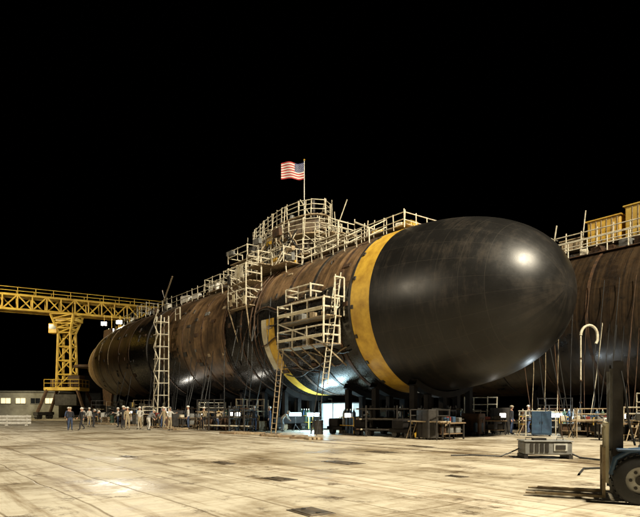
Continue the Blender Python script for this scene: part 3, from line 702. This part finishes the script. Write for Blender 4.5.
CL={}
def cmat(n,c):
    if n not in CL: CL[n]=mat('cloth_'+n,c,tuple(x*.6 for x in c),.9,scale=9,bump=.1)
    return CL[n]
SHIRT={'white':(.55,.53,.48),'khaki':(.36,.29,.18),'denim':(.045,.07,.14),'dark':(.025,.025,.03),'tan':(.4,.32,.2),'red':(.35,.06,.04),'grey':(.18,.18,.18)}
def person(x,y,rz,shirt,pants,hat,pose=0,hs=1.0):
    e=empty('shipyard_worker',(x,y,0),rz); e.scale=(hs,hs,hs)
    J={'pel':(0,0,.95),'sp':(0,-.01,1.13),'ch':(0,0,1.34),'nk':(0,.01,1.48),'hd':(0,-.015,1.56)}
    if pose==0:
        ar=[((.19,0,1.42),(.245,.02,1.14),(.25,-.07,.9)),((-.19,0,1.42),(-.245,.02,1.14),(-.25,-.05,.9))]; lg=[((.09,0,.88),(.11,-.02,.5),(.12,.03,.09)),((-.09,0,.88),(-.12,-.01,.5),(-.14,.03,.09))]
    elif pose==1:
        ar=[((.19,0,1.42),(.24,.12,1.16),(.24,.05,.93)),((-.19,0,1.42),(-.24,-.1,1.16),(-.22,-.25,.98))]; lg=[((.09,0,.88),(.1,-.17,.52),(.1,-.2,.1)),((-.09,0,.88),(-.1,.02,.49),(-.1,.26,.16))]
    elif pose==2:
        ar=[((.19,0,1.42),(.38,.08,1.2),(.2,-.04,1.02)),((-.19,0,1.42),(-.38,.08,1.2),(-.2,-.04,1.02))]; lg=[((.09,0,.88),(.15,-.01,.5),(.19,.03,.09)),((-.09,0,.88),(-.14,-.04,.5),(-.16,.0,.09))]
    elif pose==4:
        J={'pel':(0,.06,.9),'sp':(0,-.04,1.06),'ch':(0,-.2,1.2),'nk':(0,-.32,1.27),'hd':(0,-.38,1.3)}
        ar=[((.19,-.25,1.23),(.25,-.38,1.0),(.16,-.5,.84)),((-.19,-.25,1.23),(-.25,-.36,1.0),(-.14,-.5,.86))]; lg=[((.09,.06,.84),(.13,-.06,.48),(.14,.03,.09)),((-.09,.06,.84),(-.12,-.02,.48),(-.14,.1,.09))]
    else:
        ar=[((.19,0,1.42),(.26,-.16,1.24),(.22,-.42,1.3)),((-.19,0,1.42),(-.25,.02,1.15),(-.23,-.16,.98))]; lg=[((.09,0,.88),(.11,-.04,.5),(.12,0,.09)),((-.09,0,.88),(-.11,0,.5),(-.13,.06,.09))]
    vs=[J['pel'],J['sp'],J['ch'],J['nk'],J['hd']]; rd=[(.145,.115),(.135,.105),(.16,.115),(.058,.058),(.06,.065)]
    ed=[(0,1),(1,2),(2,3),(3,4)]
    for s_,el,wr in ar:
        o=len(vs); vs+=[s_,el,wr]; rd+=[(.068,.068),(.046,.046),(.031,.031)]; ed+=[(2,o),(o,o+1),(o+1,o+2)]
    for h,k,a in lg:
        o=len(vs); toe=(a[0]*1.1,a[1]-.17,a[2]-.045); vs+=[h,k,a,toe]; rd+=[(.1,.1),(.065,.065),(.045,.045),(.04,.03)]; ed+=[(0,o),(o,o+1),(o+1,o+2),(o+2,o+3)]
    me=bpy.data.meshes.new('sk'); me.from_pydata(vs,ed,[]); ob=bpy.data.objects.new('sk',me); COL.objects.link(ob)
    ob.modifiers.new('s','SKIN'); sv=me.skin_vertices[0].data
    for i,r_ in enumerate(rd): sv[i].radius=r_; sv[i].use_root=(i==0)
    ss=ob.modifiers.new('u','SUBSURF'); ss.levels=2; ss.render_levels=2
    dg=bpy.context.evaluated_depsgraph_get(); dg.update(); m2=bpy.data.meshes.new_from_object(ob.evaluated_get(dg)); bpy.data.objects.remove(ob)
    m2.materials.clear()
    for m in (cmat(shirt,SHIRT[shirt]),cmat(pants,SHIRT[pants]),M['skin'],M['rubber']): m2.materials.append(m)
    nk=Vector(J['nk']); hd=Vector(J['hd']); nd=(hd-nk).normalized(); zp=J['pel'][2]+.03
    for p in m2.polygons:
        z=p.center.z; p.use_smooth=True
        p.material_index=3 if z<.1 else (2 if (p.center-nk).dot(nd)>-.005 and (p.center-nk).length<.25 else (1 if z<zp and abs(p.center.x)<.2 and p.center.y>-.3 else 0))
    b=bpy.data.objects.new('body',m2); COL.objects.link(b); b.parent=e
    g=G()
    g.ell((0,-.005,.085),(.078,.098,.118),'skin',14,10); g.ell((0,-.105,.075),(.013,.02,.022),'skin',6,4)
    for sg in (-1,1):
        g.ell((sg*.08,.015,.08),(.012,.02,.032),'skin',6,4); g.ell((sg*.03,-.092,.102),(.012,.008,.007),'glass',6,4)
    g.box((0,-.098,.03),(.045,.01,.008),'rust')
    g.ell((0,.005,.14),(.1,.122,.085),hat,16,8); g.tube((0,-.005,.13),(0,-.005,.14),.135,hat,16)
    ho=g.obj('head_and_hat',e); ho.location=hd
    ho.rotation_euler=(R(35) if pose==4 else 0,0,random.uniform(-.5,.5))
    g=G()
    for s_,el,wr in ar:
        w=Vector(wr); d=(w-Vector(el)).normalized(); sd=Vector((1,0,0)); sd=(sd-d*sd.dot(d)).normalized(); sd2=d.cross(sd)
        pal=w+d*.09; g.tube(w-d*.02,pal,.028,'skin',8,.034)
        for q in range(4):
            o_=sd2*(q-1.5)*.018; L=[.06,.075,.07,.055][q]; a=pal+o_; b_=a+d*L*.6; c_=b_+(d*.5+sd*(-.7 if s_[0]>0 else .7))*L*.5
            g.path([a-d*.02,b_,c_],.009,'skin',6)
        a=w+d*.03; g.path([a,a+d*.03+sd2*.045,a+d*.065+sd2*.05],.010,'skin',6)
    g.obj('hands',e)
P=[(-18.2,40.8,.6,'dark','denim','rail',0),(-17.6,41.4,-.8,'dark','dark','white',1),(-14.6,42.5,.3,'khaki','khaki','white',0),(-13.9,43.2,-2,'white','tan','white',2),(-12.6,41.2,2.4,'grey','white','rail',4),
(-12.4,44.6,-.6,'tan','khaki','white',1),(-11.1,41.4,1.2,'white','khaki','grey',3),(-10.4,44.2,-1.4,'white','denim','white',0),(-15.8,45,2.7,'dark','dark','white',2),(-20.2,45,.2,'denim','dark','white',1),
(-7.6,41.2,2.9,'tan','denim','crane',4),(-4.6,39.0,.5,'dark','denim','white',0),(-20.6,50,1,'white','khaki','white',0),(5.3,36.5,.4,'white','denim','white',3),(9.5,41,-.5,'dark','dark','rail',0),(-23.3,55,0,'white','khaki','white',1),(-22.2,54,2,'dark','denim','white',4),(11.9,34.8,1,'dark','denim','rail',0),
(-2.6,38.9,1.5,'white','grey','white',4),(-3.6,40.2,-1.5,'denim','denim','white',0),(2.6,35.2,2,'grey','dark','white',4),(13.4,36,-1,'grey','denim','white',1),
(-9.1,43.8,.8,'khaki','dark','white',0),(-6.4,42.0,-.9,'dark','khaki','grey',2),(-16.4,47,1,'tan','dark','white',0),(-17.3,48,-1,'white','denim','white',3),(-12.9,46,.5,'dark','denim','rail',0),(-7.6,44.2,1.8,'white','tan','white',2),(-19.2,47.5,2,'dark','dark','white',4)]
for p in P: person(*p,hs=random.uniform(.95,1.05))

def ground_mat():
    m=bpy.data.materials.new('concrete_apron'); m.use_nodes=True; nt=m.node_tree; L=nt.links; b=nt.nodes['Principled BSDF']; N_=nt.nodes.new
    tc=N_('ShaderNodeTexCoord')
    nw=N_('ShaderNodeTexNoise'); nw.inputs['Scale'].default_value=.35; nw.inputs['Detail'].default_value=5; L.new(tc.outputs['Object'],nw.inputs['Vector'])
    wv=N_('ShaderNodeVectorMath'); wv.operation='MULTIPLY_ADD'; wv.inputs[1].default_value=(.35,.35,0); L.new(nw.outputs['Color'],wv.inputs[0]); L.new(tc.outputs['Object'],wv.inputs[2])
    def brick(w_,h_,ms,c1,c2,mo,off):
        br=N_('ShaderNodeTexBrick'); br.offset=off; br.inputs['Scale'].default_value=1; br.inputs['Brick Width'].default_value=w_; br.inputs['Row Height'].default_value=h_; br.inputs['Mortar Size'].default_value=ms; br.inputs['Mortar Smooth'].default_value=1.0
        br.inputs['Color1'].default_value=(*c1,1); br.inputs['Color2'].default_value=(*c2,1); br.inputs['Mortar'].default_value=(*mo,1); L.new(wv.outputs[0],br.inputs['Vector']); return br
    br=brick(31,1.27,.04,(.50,.46,.37),(.42,.385,.30),(.20,.16,.10),.37)
    br2=brick(6.4,8.3,.05,(1,1,1),(.86,.84,.8),(.45,.37,.27),.23)
    def noise(s,st,d=9,r=.7):
        mp=N_('ShaderNodeMapping'); mp.inputs['Scale'].default_value=st; L.new(tc.outputs['Object'],mp.inputs[0])
        n=N_('ShaderNodeTexNoise'); n.inputs['Scale'].default_value=s; n.inputs['Detail'].default_value=d; n.inputs['Roughness'].default_value=r; L.new(mp.outputs[0],n.inputs['Vector']); return n
    def ramp(n,p0,c0,p1):
        r=N_('ShaderNodeValToRGB'); r.color_ramp.elements[0].position=p0; r.color_ramp.elements[0].color=(*c0,1); r.color_ramp.elements[1].position=p1; r.color_ramp.elements[1].color=(1,1,1,1); L.new(n.outputs['Fac'],r.inputs[0]); return r
    cur=br.outputs['Color']; n=noise(.28,(1,1,1),11,.74); n2=noise(1.2,(.16,2.0,1)); n5=noise(.8,(1,1,1),12,.8); n6=noise(2.0,(2.0,.25,1))
    for rr,f in ((br2,.8),(ramp(n,.40,(.42,.34,.24),.54),.8),(ramp(n2,.35,(.42,.33,.22),.5),.85),(ramp(n5,.38,(.20,.15,.10),.45),.9),(ramp(n6,.36,(.55,.47,.36),.5),.6)):
        a=N_('ShaderNodeMix'); a.data_type='RGBA'; a.blend_type='MULTIPLY'; a.inputs[0].default_value=f; L.new(cur,a.inputs[6]); L.new(rr.outputs[0],a.inputs[7]); cur=a.outputs[2]
    L.new(cur,b.inputs['Base Color'])
    ro=N_('ShaderNodeMapRange'); ro.inputs[1].default_value=.38; ro.inputs[2].default_value=.54; ro.inputs[3].default_value=.36; ro.inputs[4].default_value=.72; L.new(n.outputs['Fac'],ro.inputs[0]); L.new(ro.outputs[0],b.inputs['Roughness'])
    n3=noise(9,(1,1,1),8)
    bp=N_('ShaderNodeBump'); bp.inputs['Strength'].default_value=.5; bp.inputs['Distance'].default_value=.015; L.new(n3.outputs['Fac'],bp.inputs['Height'])
    bp2=N_('ShaderNodeBump'); bp2.invert=True; bp2.inputs['Strength'].default_value=.5; bp2.inputs['Distance'].default_value=.02; L.new(br.outputs['Fac'],bp2.inputs['Height']); L.new(bp.outputs[0],bp2.inputs['Normal']); L.new(bp2.outputs[0],b.inputs['Normal'])
    return m
g=G(); g.add([(-900,-900,0),(900,-900,0),(900,900,0),(-900,900,0)],[(0,1,2,3)],ground_mat()); g.obj('ground',None,(0,0,0),ANG)
ST=mat('stain_plate',(.13,.10,.065),(.035,.028,.02),.5,.3,scale=3)
for x,y,w,d in ((.7,16.9,1.3,.7),(-.95,13.0,.8,.5),(-.15,8.9,.7,.5),(-2.9,16.8,1.0,.4),(2.3,21,1.2,.7),(-6.5,19,.7,.4),(3.3,13.5,.5,.3),(4.3,24,1.4,.6)):
    e=empty('steel_cover_plate',(x,y,0),ANG+random.uniform(-.1,.1)); g=G(); g.box((0,0,.004),(w,d,.012),ST,bev=.005); g.box((0,0,.012),(w-.12,d-.12,.014),ST,bev=.005)
    for sx in (-1,1): g.tube((sx*w*.3,0,.012),(sx*w*.3,0,.026),.04,'steel',8)
    g.obj('plate',e)
e=empty('transfer_rail',W(0,0),ANG); g=G()
for n_ in (8.2,9.6): g.box((10,n_,.004),(140,.07,.014),'rust')
g.obj('rails',e)
for i in range(26):
    s=random.uniform(-4,40); n_=random.uniform(7.2,8.6); e=empty('timber_dunnage',W(s,n_),ANG+random.uniform(-1,1)); g=G()
    for j in range(random.randint(2,4)): g.box((0,j*.2-.2,.06+.0),(random.uniform(.8,1.8),.16,.12),random.choice(['wood','plank']),rz=random.uniform(-.1,.1),bev=.01)
    g.obj('planks',e)

def spot(name,loc,tgt,en,col,ang=70,rad_=.6,blend=.5):
    l=bpy.data.lights.new(name,'SPOT'); l.energy=en; l.color=col; l.spot_size=R(ang); l.spot_blend=blend; l.shadow_soft_size=rad_
    o=bpy.data.objects.new(name,l); COL.objects.link(o); o.location=loc; o.rotation_euler=(Vector(tgt)-Vector(loc)).to_track_quat('-Z','Y').to_euler(); return o
def mast(x,y,h):
    e=empty('floodlight_mast',(x,y,0)); g=G(); g.lattice((0,0,0),(0,0,h-.6),1.2,1.2,'grey',int(h/2),.06,Vector((0,1,0))); g.box((0,0,h-.5),(3,1.2,.15),'grey')
    for i in range(3): g.box((-1+i,.5,h),(.8,.25,.7),'steel')
    g.obj('mast_lattice',e)
mast(24,-3,40); mast(-62,8,30)
spot('floodlight',(24,0,40),(-6,28,0),295000,(1,.885,.67),92,2.0,1)
spot('floodlight',(-60,10,30),(-8,38,5),75000,(1,.85,.62),46,.8,.9)
spot('floodlight',(-31.2,86.0,15.0),(-6,40,4),30000,(1,.93,.76),120,.4)
def plight(p,en,c=(.55,.85,1)):
    pl=bpy.data.lights.new('work_or_added_light','POINT'); pl.energy=en; pl.color=c; pl.shadow_soft_size=.25; o=bpy.data.objects.new('work_or_added_light',pl); COL.objects.link(o); o.location=p
plight(W(6.7,1.8,1.2),420); plight(W(8.3,1.4,1.1),420); plight(W(-6,-7.2,1.5),160,(.8,.93,1))
plight(W(16,4,1.6),110,(1,.93,.8)); plight(W(30,4.5,1.6),160,(1,.93,.8)); plight(W(.5,-2,1.2),50,(.8,.95,1))  # added point lights without fixtures, brightening the clutter under the hull
spot('floodlight',(-52,62,18),(-38,86,8),34000,(1,.85,.5),70,.5)

w=bpy.data.worlds.new('World'); sc.world=w; w.use_nodes=True; nt=w.node_tree; bg=nt.nodes['Background']
sky=nt.nodes.new('ShaderNodeTexSky'); sky.sky_type='NISHITA'; sky.sun_disc=False; sky.sun_elevation=R(-6); sky.sun_rotation=R(200)
nt.links.new(sky.outputs[0],bg.inputs[0]); bg.inputs[1].default_value=.05

cam=bpy.data.cameras.new('Camera'); cam.lens=31.5; cam.sensor_width=36; cam.sensor_fit='HORIZONTAL'; cam.shift_y=.2336; cam.clip_end=3000; cam.clip_start=.1
co=bpy.data.objects.new('Camera',cam); COL.objects.link(co); co.location=(0,0,1.65); co.rotation_euler=(R(90),0,0); sc.camera=co
sc.view_settings.view_transform='Standard'; sc.view_settings.look='None'; sc.view_settings.exposure=0
